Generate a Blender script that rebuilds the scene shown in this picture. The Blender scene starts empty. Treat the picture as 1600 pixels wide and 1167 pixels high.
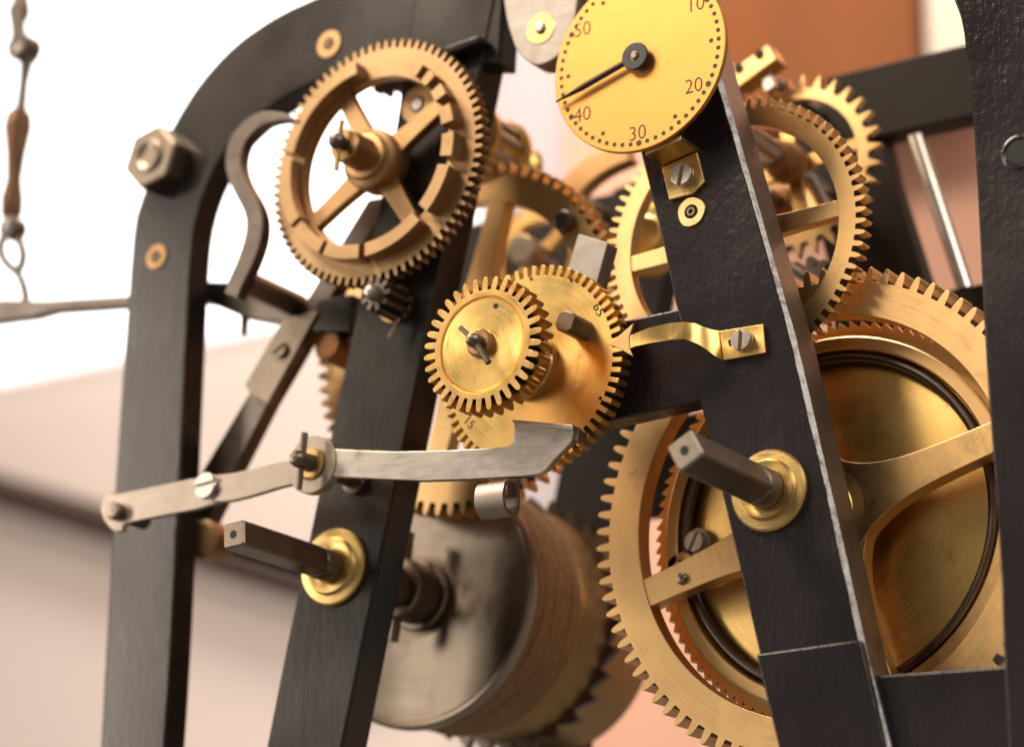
import bpy, bmesh, math, random
from math import pi, sin, cos, radians as rad, atan2, hypot, sqrt
random.seed(7)
sc = bpy.context.scene
COL = sc.collection

# ------------------------------------------------------------------ camera
FPX = 3981.4                                   # focal length in pixels of a 1600 wide picture
AX = (0.83895317, -0.15933814, -0.52035462)    # world X, Y (into the clock) and -Z seen from the camera
AN = (0.54407466, 0.26639429, 0.79562356)
AD = (-0.01184632, 0.95060267, -0.31018418)
CAM = (0.66357, -1.19887, -0.42188)
cam = bpy.data.cameras.new('camera'); camo = bpy.data.objects.new('camera', cam); COL.objects.link(camo)
from mathutils import Matrix, Vector
camo.matrix_world = Matrix((
    (AX[0], -AX[1], -AX[2], CAM[0]),
    (AN[0], -AN[1], -AN[2], CAM[1]),
    (-AD[0], AD[1], AD[2], CAM[2]),
    (0, 0, 0, 1)))
cam.sensor_width = 36; cam.sensor_fit = 'HORIZONTAL'; cam.lens = 36 * FPX / 1600
cam.shift_y = -50.5 / 1600
cam.clip_start = 0.05; cam.clip_end = 50
cam.dof.use_dof = True; cam.dof.focus_distance = 1.42; cam.dof.aperture_fstop = 3.5
cam.dof.aperture_blades = 9
sc.camera = camo

# ------------------------------------------------------------------ world, lamps, exposure
w = bpy.data.worlds.new('World'); sc.world = w; w.use_nodes = True
bg = w.node_tree.nodes['Background']; bg.inputs[0].default_value = (1.0, 0.93, 0.84, 1); bg.inputs[1].default_value = 0.22
sc.view_settings.view_transform = 'Standard'; sc.view_settings.look = 'None'
sc.view_settings.gamma = 1; sc.view_settings.exposure = 0.0

def area(name, loc, target, size, sy, power, col):
    l = bpy.data.lights.new(name, 'AREA'); l.shape = 'RECTANGLE'; l.size = size; l.size_y = sy; l.energy = power; l.color = col
    o = bpy.data.objects.new(name, l); COL.objects.link(o); o.location = loc
    o.rotation_euler = (Vector(target) - Vector(loc)).to_track_quat('-Z', 'Y').to_euler()
    return o
area('key_lamp', (-1.05, -1.30, 1.75), (0.0, 0, 0.0), 0.9, 0.8, 64, (1.0, 0.89, 0.74))
area('side_lamp', (1.6, -0.25, 1.1), (0.05, 0.05, 0.0), 0.7, 1.0, 16, (1.0, 0.97, 0.93))
area('glint_lamp', (-1.9, -1.35, 0.25), (0.0, 0, 0.0), 0.35, 1.3, 17, (1.0, 0.95, 0.88))  # added strip lamp, no window there; raises glints on the bumpy paint
area('wall_fill', (-0.6, 0.55, 2.1), (-0.8, 1.5, 0.4), 1.2, 0.6, 56, (1.0, 0.93, 0.87))  # added fill lamp that brightens the walls behind the clock

# ------------------------------------------------------------------ where a sight line meets a plane of the clock
def P(px, py, y=0.0):
    d = (px - 800, py - 533, FPX)
    r = (sum(a*b for a, b in zip(d, AX)), sum(a*b for a, b in zip(d, AN)), -sum(a*b for a, b in zip(d, AD)))
    t = (y - CAM[1]) / r[1]
    return (CAM[0] + t*r[0], CAM[2] + t*r[2])            # (x, z)
def P3(px, py, y=0.0):
    a = P(px, py, y); return Vector((a[0], y, a[1]))

# ------------------------------------------------------------------ materials
MATS = {}
def nt(name):
    m = bpy.data.materials.new(name); m.use_nodes = True
    t = m.node_tree; b = t.nodes['Principled BSDF']
    MATS[name] = m
    return m, t, b
def node(t, typ, **kw):
    n = t.nodes.new(typ)
    for k, v in kw.items():
        if k.startswith('i_'): n.inputs[k[2:].replace('_', ' ')].default_value = v
        else: setattr(n, k, v)
    return n
def ramp(t, src, stops):
    r = t.nodes.new('ShaderNodeValToRGB'); t.links.new(src, r.inputs[0])
    e = r.color_ramp.elements
    while len(e) < len(stops): e.new(0.5)
    for k, (p, c) in enumerate(stops):
        e[k].position = p; e[k].color = c if len(c) == 4 else (*c, 1)
    return r
def mixc(t, fac, a, b):
    m = t.nodes.new('ShaderNodeMix'); m.data_type = 'RGBA'
    for s, v in ((0, fac), (6, a), (7, b)):
        if hasattr(v, 'links'): t.links.new(v, m.inputs[s])
        else: m.inputs[s].default_value = v if s == 0 else (*v, 1)
    return m.outputs[2]
def math_(t, op, a, b=None):
    m = t.nodes.new('ShaderNodeMath'); m.operation = op
    for s, v in ((0, a), (1, b)):
        if v is None: continue
        if hasattr(v, 'links'): t.links.new(v, m.inputs[s])
        else: m.inputs[s].default_value = v
    return m.outputs[0]
def metal(name, col, dark, rough, brush='radial', spot=(0.2, 0.1, 0.04), spot_amt=0.5, scratch=0.12, patina=0.35, metallic=1.0, pscale=22, sfreq=900.0, aniso=0.0, grain=0.28, stain=0.45, rvar=1.0):
    m, t, b = nt(name); L = t.links.new
    tc = node(t, 'ShaderNodeTexCoord'); obj = tc.outputs['Object']
    # patina: broad tarnish
    n1 = node(t, 'ShaderNodeTexNoise', i_Scale=pscale, i_Detail=6.0, i_Roughness=0.65); L(obj, n1.inputs['Vector'])
    r1 = ramp(t, n1.outputs[0], [(0.38, (0, 0, 0)), (0.72, (patina, patina, patina))])
    c1 = mixc(t, r1.outputs[0], col, dark)
    # little spots and pits
    n2 = node(t, 'ShaderNodeTexNoise', i_Scale=190.0, i_Detail=4.0, i_Roughness=0.7); L(obj, n2.inputs['Vector'])
    r2 = ramp(t, n2.outputs[0], [(0.66, (0, 0, 0)), (0.74, (spot_amt, spot_amt, spot_amt))])
    c2a = mixc(t, r2.outputs[0], c1, spot)
    n6 = node(t, 'ShaderNodeTexNoise', i_Scale=48.0, i_Detail=7.0, i_Roughness=0.72, i_Distortion=0.6); L(obj, n6.inputs['Vector'])
    r6 = ramp(t, n6.outputs[0], [(0.60, (0, 0, 0)), (0.72, (stain, stain, stain))])
    c2 = mixc(t, r6.outputs[0], c2a, spot)
    # machining marks
    sep = node(t, 'ShaderNodeSeparateXYZ'); L(obj, sep.inputs[0])
    cmb = node(t, 'ShaderNodeCombineXYZ')
    if brush == 'radial':
        rr = math_(t, 'SQRT', math_(t, 'ADD', math_(t, 'MULTIPLY', sep.outputs[0], sep.outputs[0]), math_(t, 'MULTIPLY', sep.outputs[2], sep.outputs[2])))
        L(math_(t, 'MULTIPLY', rr, sfreq), cmb.inputs[0])
        L(math_(t, 'MULTIPLY', math_(t, 'ARCTAN2', sep.outputs[2], sep.outputs[0]), 1.5), cmb.inputs[1])
    else:
        L(math_(t, 'MULTIPLY', sep.outputs[0], 60.0), cmb.inputs[0])
        L(math_(t, 'MULTIPLY', sep.outputs[2], sfreq), cmb.inputs[1])
        L(math_(t, 'MULTIPLY', sep.outputs[1], sfreq), cmb.inputs[2])
    n3 = node(t, 'ShaderNodeTexNoise', i_Scale=1.0, i_Detail=3.0); L(cmb.outputs[0], n3.inputs['Vector'])
    n4 = node(t, 'ShaderNodeTexNoise', i_Scale=70.0, i_Detail=5.0); L(obj, n4.inputs['Vector'])
    rg = ramp(t, math_(t, 'ADD', math_(t, 'MULTIPLY', n3.outputs[0], 0.5), math_(t, 'MULTIPLY', n4.outputs[0], 0.5)),
              [(0.3, (rough-0.09*rvar,)*3), (0.7, (rough+0.13*rvar,)*3)])
    L(rg.outputs[0], b.inputs['Roughness'])
    # grain tints the metal a little too
    c3 = mixc(t, math_(t, 'MULTIPLY', n3.outputs[0], grain), c2, tuple(x*0.55 for x in col))
    L(c3, b.inputs['Base Color'])
    b.inputs['Metallic'].default_value = metallic
    if aniso:
        tg = node(t, 'ShaderNodeTangent'); tg.direction_type = 'RADIAL'; tg.axis = 'Y'; L(tg.outputs[0], b.inputs['Tangent']); b.inputs['Anisotropic'].default_value = aniso
    h = math_(t, 'ADD', math_(t, 'MULTIPLY', n3.outputs[0], 0.7), math_(t, 'MULTIPLY', r2.outputs[0], -1.2))
    bp = node(t, 'ShaderNodeBump', i_Strength=scratch, i_Distance=0.0006); L(h, bp.inputs['Height'])
    L(bp.outputs[0], b.inputs['Normal'])
    return m
BR = (0.78, 0.50, 0.185)
metal('brass_satin', (0.92, 0.57, 0.245), (0.60, 0.34, 0.12), 0.42, patina=0.25)
metal('brass_wheel', (0.80, 0.48, 0.17), (0.50, 0.25, 0.06), 0.34, spot_amt=0.6)
metal('brass_bright', (0.90, 0.575, 0.19), (0.58, 0.31, 0.07), 0.36, scratch=0.05, patina=0.3, aniso=0.5)
metal('brass_dial', (0.60, 0.285, 0.075), (0.46, 0.21, 0.055), 0.46, brush='linear', sfreq=300, grain=0.03, stain=0.15, rvar=0.2, scratch=0.008, patina=0.14, spot=(0.35, 0.2, 0.08), spot_amt=0.6, pscale=40)
metal('brass_aged', (0.46, 0.285, 0.14), (0.27, 0.155, 0.075), 0.44, stain=0.6, patina=0.5)
metal('steel_aged', (0.42, 0.335, 0.26), (0.24, 0.175, 0.125), 0.42, brush='linear', spot=(0.12, 0.07, 0.04), spot_amt=0.6, patina=0.5, sfreq=300, scratch=0.06, grain=0.12, rvar=0.5)
metal('steel_pale', (0.36, 0.31, 0.27), (0.25, 0.20, 0.16), 0.55, brush='linear', spot=(0.14, 0.08, 0.06), spot_amt=0.8, patina=0.5, sfreq=200, scratch=0.05, pscale=60, grain=0.12, rvar=0.5)
metal('brass_plain', (0.78, 0.52, 0.19), (0.45, 0.25, 0.07), 0.33, brush='linear', scratch=0.1)
metal('brass_brown', (0.50, 0.29, 0.13), (0.26, 0.14, 0.06), 0.42)
metal('brass_drum', (0.88, 0.56, 0.19), (0.56, 0.30, 0.08), 0.36, spot_amt=0.85, scratch=0.05, patina=0.35, pscale=30, aniso=0.6)
metal('bronze_hub', (0.64, 0.38, 0.17), (0.35, 0.16, 0.06), 0.30)
metal('steel', (0.46, 0.40, 0.34), (0.27, 0.21, 0.16), 0.36, brush='linear', spot=(0.16, 0.08, 0.05), spot_amt=0.6, patina=0.5, sfreq=500, grain=0.12, rvar=0.5)
metal('steel_bright', (0.64, 0.54, 0.45), (0.40, 0.31, 0.24), 0.30, brush='linear', spot=(0.2, 0.1, 0.06), spot_amt=0.7, sfreq=500, grain=0.12, rvar=0.5)
metal('steel_brown', (0.30, 0.23, 0.17), (0.15, 0.10, 0.07), 0.38, brush='linear', patina=0.7, sfreq=400, grain=0.12, rvar=0.5)
metal('steel_dark', (0.19, 0.15, 0.12), (0.08, 0.06, 0.05), 0.38, brush='linear', patina=0.6, sfreq=400)
metal('steel_disc', (0.40, 0.31, 0.23), (0.22, 0.15, 0.10), 0.34, patina=0.3, pscale=14, spot=(0.1, 0.06, 0.04), scratch=0.04, aniso=0.75)
metal('rusty', (0.42, 0.19, 0.06), (0.2, 0.08, 0.03), 0.55, patina=0.8, metallic=0.7)
metal('rust_dark', (0.20, 0.10, 0.05), (0.08, 0.045, 0.03), 0.5, patina=0.8, metallic=0.8)
metal('wire_black', (0.20, 0.155, 0.12), (0.09, 0.065, 0.05), 0.33, patina=0.6)

def iron(name, col, rough, bump, scale, streak=0.0):
    m, t, b = nt(name); L = t.links.new
    tc = node(t, 'ShaderNodeTexCoord'); obj = tc.outputs['Object']
    mp = node(t, 'ShaderNodeMapping'); L(obj, mp.inputs[0]); mp.inputs['Scale'].default_value = (1.0, 1.0, 0.75); mp.inputs['Rotation'].default_value = (0, 0.5, 0)
    n1 = node(t, 'ShaderNodeTexNoise', i_Scale=scale, i_Detail=5.0, i_Roughness=0.55, i_Distortion=0.4); L(mp.outputs[0], n1.inputs['Vector'])
    n2 = node(t, 'ShaderNodeTexNoise', i_Scale=scale*4, i_Detail=3.0); L(mp.outputs[0], n2.inputs['Vector'])
    n3 = node(t, 'ShaderNodeTexNoise', i_Scale=9.0, i_Detail=5.0); L(obj, n3.inputs['Vector'])
    # drips and brush ridges of thick paint
    vo = node(t, 'ShaderNodeTexVoronoi', i_Scale=scale*0.9); vo.feature = 'SMOOTH_F1'; L(mp.outputs[0], vo.inputs['Vector'])
    h = math_(t, 'ADD', math_(t, 'MULTIPLY', n1.outputs[0], 0.8), math_(t, 'ADD', math_(t, 'MULTIPLY', n2.outputs[0], 0.45), math_(t, 'MULTIPLY', vo.outputs[0], 0.12)))
    mq = node(t, 'ShaderNodeMapping'); L(obj, mq.inputs[0]); mq.inputs['Rotation'].default_value = (0, -0.22, 0); mq.inputs['Scale'].default_value = (1.0, 0.6, 0.10)
    n7 = node(t, 'ShaderNodeTexNoise', i_Scale=scale*3.2, i_Detail=4.0, i_Roughness=0.6); L(mq.outputs[0], n7.inputs['Vector'])
    h = math_(t, 'ADD', h, math_(t, 'MULTIPLY', n7.outputs[0], 0.55))
    bp = node(t, 'ShaderNodeBump', i_Strength=bump, i_Distance=0.0020); L(h, bp.inputs['Height']); L(bp.outputs[0], b.inputs['Normal'])
    c = mixc(t, ramp(t, n3.outputs[0], [(0.35, (0, 0, 0)), (0.7, (1, 1, 1))]).outputs[0], col, tuple(x*1.7 for x in col))
    # chips to bare metal
    n5 = node(t, 'ShaderNodeTexNoise', i_Scale=85.0, i_Detail=6.0, i_Roughness=0.75); L(obj, n5.inputs['Vector'])
    ch = ramp(t, n5.outputs[0], [(0.715, (0, 0, 0)), (0.74, (1, 1, 1))])
    c2 = mixc(t, ch.outputs[0], c, (0.20, 0.14, 0.11))
    b.inputs['Specular Tint'].default_value = (1.0, 0.88, 0.78, 1)
    L(c2, b.inputs['Base Color'])
    rg = ramp(t, n3.outputs[0], [(0.3, (rough-0.06,)*3), (0.7, (rough+0.10,)*3)]); L(rg.outputs[0], b.inputs['Roughness'])
    return m
iron('black_paint', (0.017, 0.0128, 0.0140), 0.19, 0.27, 90)
iron('black_paint_worn', (0.016, 0.0120, 0.0098), 0.24, 0.05, 80)
iron('black_rear', (0.014, 0.0105, 0.0085), 0.6, 0.1, 60)
MATS['black_rear'].node_tree.nodes['Principled BSDF'].inputs['Specular IOR Level'].default_value = 0.2
# paint rubbed off along an edge
m, t, b = nt('worn_edge'); L = t.links.new
tc = node(t, 'ShaderNodeTexCoord')
n1 = node(t, 'ShaderNodeTexNoise', i_Scale=120.0, i_Detail=6.0, i_Roughness=0.7); L(tc.outputs['Object'], n1.inputs['Vector'])
r1 = ramp(t, n1.outputs[0], [(0.36, (0, 0, 0)), (0.56, (1, 1, 1))])
L(mixc(t, r1.outputs[0], (0.07, 0.055, 0.045), (0.31, 0.28, 0.25)), b.inputs['Base Color'])
L(ramp(t, n1.outputs[0], [(0.3, (0.25,)*3), (0.7, (0.5,)*3)]).outputs[0], b.inputs['Roughness'])
b.inputs['Metallic'].default_value = 0.85
bp = node(t, 'ShaderNodeBump', i_Strength=0.6, i_Distance=0.0008); L(n1.outputs[0], bp.inputs['Height']); L(bp.outputs[0], b.inputs['Normal'])
# side of the bar: thin grey-brown paint
m, t, b = nt('bar_side'); L = t.links.new
tc = node(t, 'ShaderNodeTexCoord')
n1 = node(t, 'ShaderNodeTexNoise', i_Scale=60.0, i_Detail=6.0, i_Roughness=0.7); L(tc.outputs['Object'], n1.inputs['Vector'])
L(mixc(t, n1.outputs[0], (0.16, 0.12, 0.095), (0.34, 0.29, 0.25)), b.inputs['Base Color'])
b.inputs['Roughness'].default_value = 0.34; b.inputs['Metallic'].default_value = 0.85
bp = node(t, 'ShaderNodeBump', i_Strength=0.4, i_Distance=0.001); L(n1.outputs[0], bp.inputs['Height']); L(bp.outputs[0], b.inputs['Normal'])

def plain(name, col, rough, noise=0.15, scale=6.0, emit=None, bump=0.0, stretch=(1, 1, 1)):
    m, t, b = nt(name); L = t.links.new
    tc = node(t, 'ShaderNodeTexCoord'); mp = node(t, 'ShaderNodeMapping'); L(tc.outputs['Object'], mp.inputs[0]); mp.inputs['Scale'].default_value = stretch
    n1 = node(t, 'ShaderNodeTexNoise', i_Scale=scale, i_Detail=5.0); L(mp.outputs[0], n1.inputs['Vector'])
    L(mixc(t, math_(t, 'MULTIPLY', n1.outputs[0], 1.0), tuple(x*(1-noise) for x in col), tuple(min(1, x*(1+noise)) for x in col)), b.inputs['Base Color'])
    b.inputs['Roughness'].default_value = rough
    if bump:
        bp = node(t, 'ShaderNodeBump', i_Strength=bump, i_Distance=0.001); L(n1.outputs[0], bp.inputs['Height']); L(bp.outputs[0], b.inputs['Normal'])
    if emit:
        b.inputs['Emission Color'].default_value = (*emit[0], 1); b.inputs['Emission Strength'].default_value = emit[1]
    return m
plain('gap_brown', (0.055, 0.028, 0.010), 0.35, noise=0.5, scale=300.0)
plain('hand_black', (0.018, 0.016, 0.017), 0.35)
plain('engraving', (0.045, 0.022, 0.008), 0.6)
plain('engraving_pale', (0.40, 0.24, 0.08), 0.5)
plain('hole_dark', (0.012, 0.009, 0.007), 0.7)
plain('rope', (0.32, 0.17, 0.07), 0.8, noise=0.5, scale=320.0, bump=1.0, stretch=(1, 0.5, 1))
plain('wall_beige', (0.76, 0.62, 0.55), 0.9, noise=0.05, scale=2.0)
plain('wall_salmon', (0.70, 0.37, 0.25), 0.9, noise=0.12, scale=1.5, stretch=(3, 1, 0.3))
plain('wood_orange', (0.18, 0.048, 0.006), 0.9, noise=0.35, scale=2.5, stretch=(3, 1, 0.4))
plain('cream_paint', (0.60, 0.48, 0.37), 0.7, noise=0.08)
plain('band_brown', (0.055, 0.028, 0.018), 0.7)
plain('lilac_paint', (0.50, 0.42, 0.42), 0.9, noise=0.05)
plain('window_light', (0.9, 0.9, 0.9), 0.6, noise=0.02, emit=((1.0, 0.99, 0.98), 1.6))

# ------------------------------------------------------------------ mesh helpers
class B:
    """collects shapes for one mesh"""
    def __init__(s): s.v = []; s.f = []; s.mi = []
    def add(s, v, f, mi=0):
        o = len(s.v); s.v += [tuple(p) for p in v]; s.f += [tuple(i+o for i in q) for q in f]; s.mi += [mi]*len(f); return s
    def prism(s, poly, y0, y1, mi=0, side=None):
        # poly: list of (x, z); front at y0 (towards the viewer), back at y1
        a = sum(poly[i][0]*poly[(i+1) % len(poly)][1]-poly[(i+1) % len(poly)][0]*poly[i][1] for i in range(len(poly)))
        if a < 0: poly = poly[::-1]
        n = len(poly)
        v = [(p[0], y0, p[1]) for p in poly]+[(p[0], y1, p[1]) for p in poly]
        s.add(v, [tuple(range(n))], mi); o = len(s.v)-2*n
        s.f.append(tuple(o+n+i for i in range(n))[::-1]); s.mi.append(mi)
        for i in range(n):
            j = (i+1) % n
            s.f.append((o+i, o+n+i, o+n+j, o+j)); s.mi.append(side if side is not None else mi)
        return s
    def ring(s, outer, inner, y0, y1, mi=0, closed=True):
        # strip between two polylines of the same length
        n = len(outer)
        v = [(p[0], y0, p[1]) for p in outer]+[(p[0], y0, p[1]) for p in inner]+[(p[0], y1, p[1]) for p in outer]+[(p[0], y1, p[1]) for p in inner]
        f = []
        for i in range(n if closed else n-1):
            j = (i+1) % n
            f += [(i, j, n+j, n+i), (2*n+i, 3*n+i, 3*n+j, 2*n+j), (i, 2*n+i, 2*n+j, j), (n+i, n+j, 3*n+j, 3*n+i)]
        if not closed:
            f += [(0, n, 3*n, 2*n), (n-1, 3*n-1, 4*n-1, 2*n-1)]
        return s.add(v, f, mi)
    def lathe(s, prof, n=48, c=(0, 0), mi=0):
        # prof: list of (radius, y) turned about an axis along Y through (x, z) = c
        v = []; f = []; m = len(prof)
        for i in range(n):
            a = 2*pi*i/n
            v += [(c[0]+max(r, 1e-5)*cos(a), y, c[1]+max(r, 1e-5)*sin(a)) for r, y in prof]
        for i in range(n):
            j = (i+1) % n
            for k in range(m-1): f.append((i*m+k, j*m+k, j*m+k+1, i*m+k+1))
        return s.add(v, f, mi)
    def tube(s, pts, rads, n=12, mi=0, flat=1.0):
        pts = [Vector(p) for p in pts]
        if not hasattr(rads, '__len__'): rads = [rads]*len(pts)
        v = []; f = []; up = None
        for i, p in enumerate(pts):
            d = (pts[min(i+1, len(pts)-1)]-pts[max(i-1, 0)]).normalized()
            if up is None: up = d.orthogonal().normalized()
            up = (up-d*up.dot(d)).normalized(); q = d.cross(up)
            v += [p+(up*cos(2*pi*k/n)+q*sin(2*pi*k/n)*flat)*rads[i] for k in range(n)]
        for i in range(len(pts)-1):
            for k in range(n):
                l = (k+1) % n; f.append((i*n+k, i*n+l, (i+1)*n+l, (i+1)*n+k))
        f += [tuple(range(n))[::-1], tuple((len(pts)-1)*n+k for k in range(n))]
        return s.add(v, f, mi)
    def torus(s, R, r, y, c=(0, 0), n=72, k=12, a0=0, a1=2*pi, mi=0):
        return s.tube([(c[0]+R*cos(a0+(a1-a0)*i/n), y, c[1]+R*sin(a0+(a1-a0)*i/n)) for i in range(n+1)], r, k, mi)
    def box(s, x0, x1, y0, y1, z0, z1, mi=0):
        return s.prism([(x0, z0), (x1, z0), (x1, z1), (x0, z1)], y0, y1, mi)
def gear_profile(n, rt, rr, kind='round', phase=0.0, frac=0.5):
    pts = []
    for i in range(n):
        a = phase+2*pi*i/n; p = 2*pi/n
        if kind == 'round':
            for u, r in ((-.5, 0), (-.27, 0), (-.235, .25), (-.20, .6), (-.13, .9), (-.05, 1), (.05, 1), (.13, .9), (.20, .6), (.235, .25), (.27, 0)):
                pts.append((a+u*p, rr+(rt-rr)*r))
        elif kind == 'square':
            for u, r in ((-.5, 0), (-.27, 0), (-.25, .8), (-.2, 1), (.2, 1), (.25, .8), (.27, 0)):
                pts.append((a+u*p, rr+(rt-rr)*r))
        elif kind == 'leaf':
            for u, r in ((-.5, .06), (-.40, 0), (-.33, .05), (-.30, .35), (-.26, .7), (-.16, .94), (0, 1), (.16, .94), (.26, .7), (.30, .35), (.33, .05), (.40, 0)):
                pts.append((a+u*p, rr+(rt-rr)*r))
        elif kind == 'saw':
            for u, r in ((-.5, 0), (-.2, .33), (.1, .66), (.40, 1), (.46, 1), (.48, .4)):
                pts.append((a+u*p, rr+(rt-rr)*r))
        elif kind == 'spike':
            for u, r in ((-.5, 0), (-.3, 0.02), (-.2, .25), (-.10, .6), (-.03, 1), (.03, 1), (.13, .6), (.22, .25), (.3, .02)):
                pts.append((a+u*p, rr+(rt-rr)*r))
    return pts
def gear(b, n, rt, rr, ri, y0, y1, kind='round', phase=0.0, mi=0):
    pr = gear_profile(n, rt, rr, kind, phase)
    o = len(b.mi); n_ = len(pr)
    b.ring([(r*cos(a), r*sin(a)) for a, r in pr], [(ri*cos(a), ri*sin(a)) for a, r in pr], y0, y1, mi)
    for i in range(n_):                      # darker brown on the floor of every gap
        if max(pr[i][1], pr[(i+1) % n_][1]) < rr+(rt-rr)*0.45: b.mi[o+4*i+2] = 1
    return b
def spoke_poly(ang, r0, r1, w0, w1, flare=0.0, L=0.012, steps=14):
    l = []; rgt = []
    for i in range(steps+1):
        r = r0+(r1-r0)*i/steps
        h = (w0+(w1-w0)*i/steps)/2+flare*math.exp(-(r-r0)/L)
        l.append((r, h)); rgt.append((r, -h))
    pts = rgt+l[::-1]
    return [(r*cos(ang)-h*sin(ang), r*sin(ang)+h*cos(ang)) for r, h in pts]

def thing(name, label, cat, loc=(0, 0, 0), group=None):
    o = bpy.data.objects.new(name, None); COL.objects.link(o); o.location = loc; o.empty_display_size = 0.02
    o['label'] = label; o['category'] = cat
    if group: o['group'] = group
    return o
def part(name, b, mats, parent=None, bevel=0.0, origin=None, smooth=32, label=None, seg=2):
    me = bpy.data.meshes.new(name)
    ox = Vector(origin) if origin is not None else Vector((0, 0, 0))
    me.from_pydata([tuple(Vector(p)-ox) for p in b.v], [], b.f)
    bm = bmesh.new(); bm.from_mesh(me)
    bmesh.ops.remove_doubles(bm, verts=bm.verts, dist=1e-6)
    bmesh.ops.recalc_face_normals(bm, faces=bm.faces); bm.to_mesh(me); bm.free()
    if isinstance(mats, str): mats = [mats, 'gap_brown'] if 1 in b.mi else [mats]
    for mm in mats: me.materials.append(MATS[mm])
    if len(mats) > 1 and len(me.polygons) == len(b.mi):
        me.polygons.foreach_set('material_index', b.mi)
    me.polygons.foreach_set('use_smooth', [True]*len(me.polygons)); me.set_sharp_from_angle(angle=rad(smooth))
    o = bpy.data.objects.new(name, me); COL.objects.link(o)
    if parent is not None: o.parent = parent
    if origin is not None: o.location = ox
    if bevel:
        md = o.modifiers.new('bevel', 'BEVEL'); md.width = bevel; md.segments = seg; md.limit_method = 'ANGLE'; md.angle_limit = rad(35); md.harden_normals = True
    if label: o['label'] = label
    return o
def single(name, b, mats, label, cat, **kw):
    o = part(name, b, mats, None, **kw); o['label'] = label; o['category'] = cat; return o
def structure(name, b, mats, **kw):
    o = part(name, b, mats, None, **kw); o['kind'] = 'structure'; return o
def off(pts, c): return [(p[0]-c[0], p[1]-c[1]) for p in pts]
def arc(c, r, a0, a1, n=12): return [(c[0]+r*cos(rad(a0+(a1-a0)*i/n)), c[1]+r*sin(rad(a0+(a1-a0)*i/n))) for i in range(n+1)]
def smoothline(pts, k=4):
    # Catmull-Rom through the points
    out = []; n = len(pts)
    for i in range(n-1):
        p0, p1, p2, p3 = pts[max(i-1, 0)], pts[i], pts[i+1], pts[min(i+2, n-1)]
        for j in range(k):
            t = j/k
            out.append(tuple(0.5*((2*b_)+(-a+c)*t+(2*a-5*b_+4*c-d)*t*t+(-a+3*b_-3*c+d)*t**3) for a, b_, c, d in zip(p0, p1, p2, p3)))
    out.append(tuple(pts[-1])); return out
def resample(pts, n):
    d = [0]
    for i in range(len(pts)-1): d.append(d[-1]+hypot(pts[i+1][0]-pts[i][0], pts[i+1][1]-pts[i][1]))
    out = []; k = 0
    for i in range(n):
        s = d[-1]*i/(n-1)
        while k < len(d)-2 and d[k+1] < s: k += 1
        t = (s-d[k])/(d[k+1]-d[k]); out.append((pts[k][0]+(pts[k+1][0]-pts[k][0])*t, pts[k][1]+(pts[k+1][1]-pts[k][1])*t))
    return out
def screw(parent, c, y, r, h, slot=0.5, mat='steel_bright', name='screw'):
    # slotted cheese head: a round head cut by a slot, seen along Y
    b = B(); g = r*0.17
    ca, sa = cos(slot), sin(slot)
    for s in (1, -1):
        pts = []
        a0 = math.asin(g/r)
        for i in range(15):
            a = a0+(pi-2*a0)*i/14
            x, z = r*cos(a), s*r*sin(a)
            pts.append((c[0]+x*ca-z*sa, c[1]+x*sa+z*ca))
        b.prism(pts, y-h, y-h*0.45)
    b.lathe([(0, y-h*0.46), (r, y-h*0.46), (r, y+0.001), (0, y+0.001)], 28, c)
    return part(name, b, mat, parent, bevel=0.0004)

# ================================================================== background
YB = 1.6
def bp_(px, py, y=YB): return P(px, py, y)
b = B(); x0, x1 = -3.4, 0.6
xs = bp_(760, 100)[0]
b.prism([(x0, -0.6), (x1, -0.6), (x1, 2.4), (x0, 2.4)], YB, YB+0.1)
structure('back_wall', b, 'wall_beige')
zs = bp_(190, 552, YB-0.02)[1]
t = thing('window', 'overexposed white window above the beige wall behind the iron leg', 'window', ((x0+xs)/2, YB, zs))
b = B(); b.box(x0+0.3, xs, YB-0.02, YB-0.002, zs, 2.2); o = part('pane', b, 'window_light', t, origin=(0, 0, 0)); o.location = -t.location
b = B(); b.box(xs+0.0005, xs+0.05, YB-0.02, YB-0.003, zs, 2.2); o = part('window_frame', b, 'cream_paint', t, origin=(0, 0, 0), bevel=0.004); o.location = -t.location
# dark sloping line across the wall, built as a round bar
a1, a2 = P3(-150, 722, YB-0.05), P3(640, 962, YB-0.05)
b = B(); b.tube([a1, a2], 0.026, 16); single('wall_band', b, 'band_brown', 'dark brown band sloping across the beige wall behind the iron leg', 'rail')
# right side: salmon wall, orange wood panel, cream post
xw = P(772, 120, 1.55)[0]
b = B(); b.box(xw, -0.3, 1.53, 1.59, -0.6, 2.4); structure('lilac_wall', b, 'lilac_paint')
xa = P(880, 300, 1.5)[0]
b = B(); b.box(xa, 0.6, 1.50, 1.58, -0.6, 2.4); structure('salmon_wall', b, 'wall_salmon')
xl = P(1060, 50, 1.35)[0]; xr = P(1443, 60, 1.35)[0]; zb = P(1300, 190, 1.35)[1]
b = B(); b.box(xl, xr, 1.33, 1.38, zb, 2.0); single('wooden_panel', b, 'wood_orange', 'orange brown wooden panel behind the brass dial', 'panel', bevel=0.004)
b = B(); b.box(xr+0.002, xr+0.12, 1.35, 1.40, zb-0.02, 2.0); single('door_post', b, 'cream_paint', 'cream painted post beside the orange wooden panel', 'post', bevel=0.004)

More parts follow.
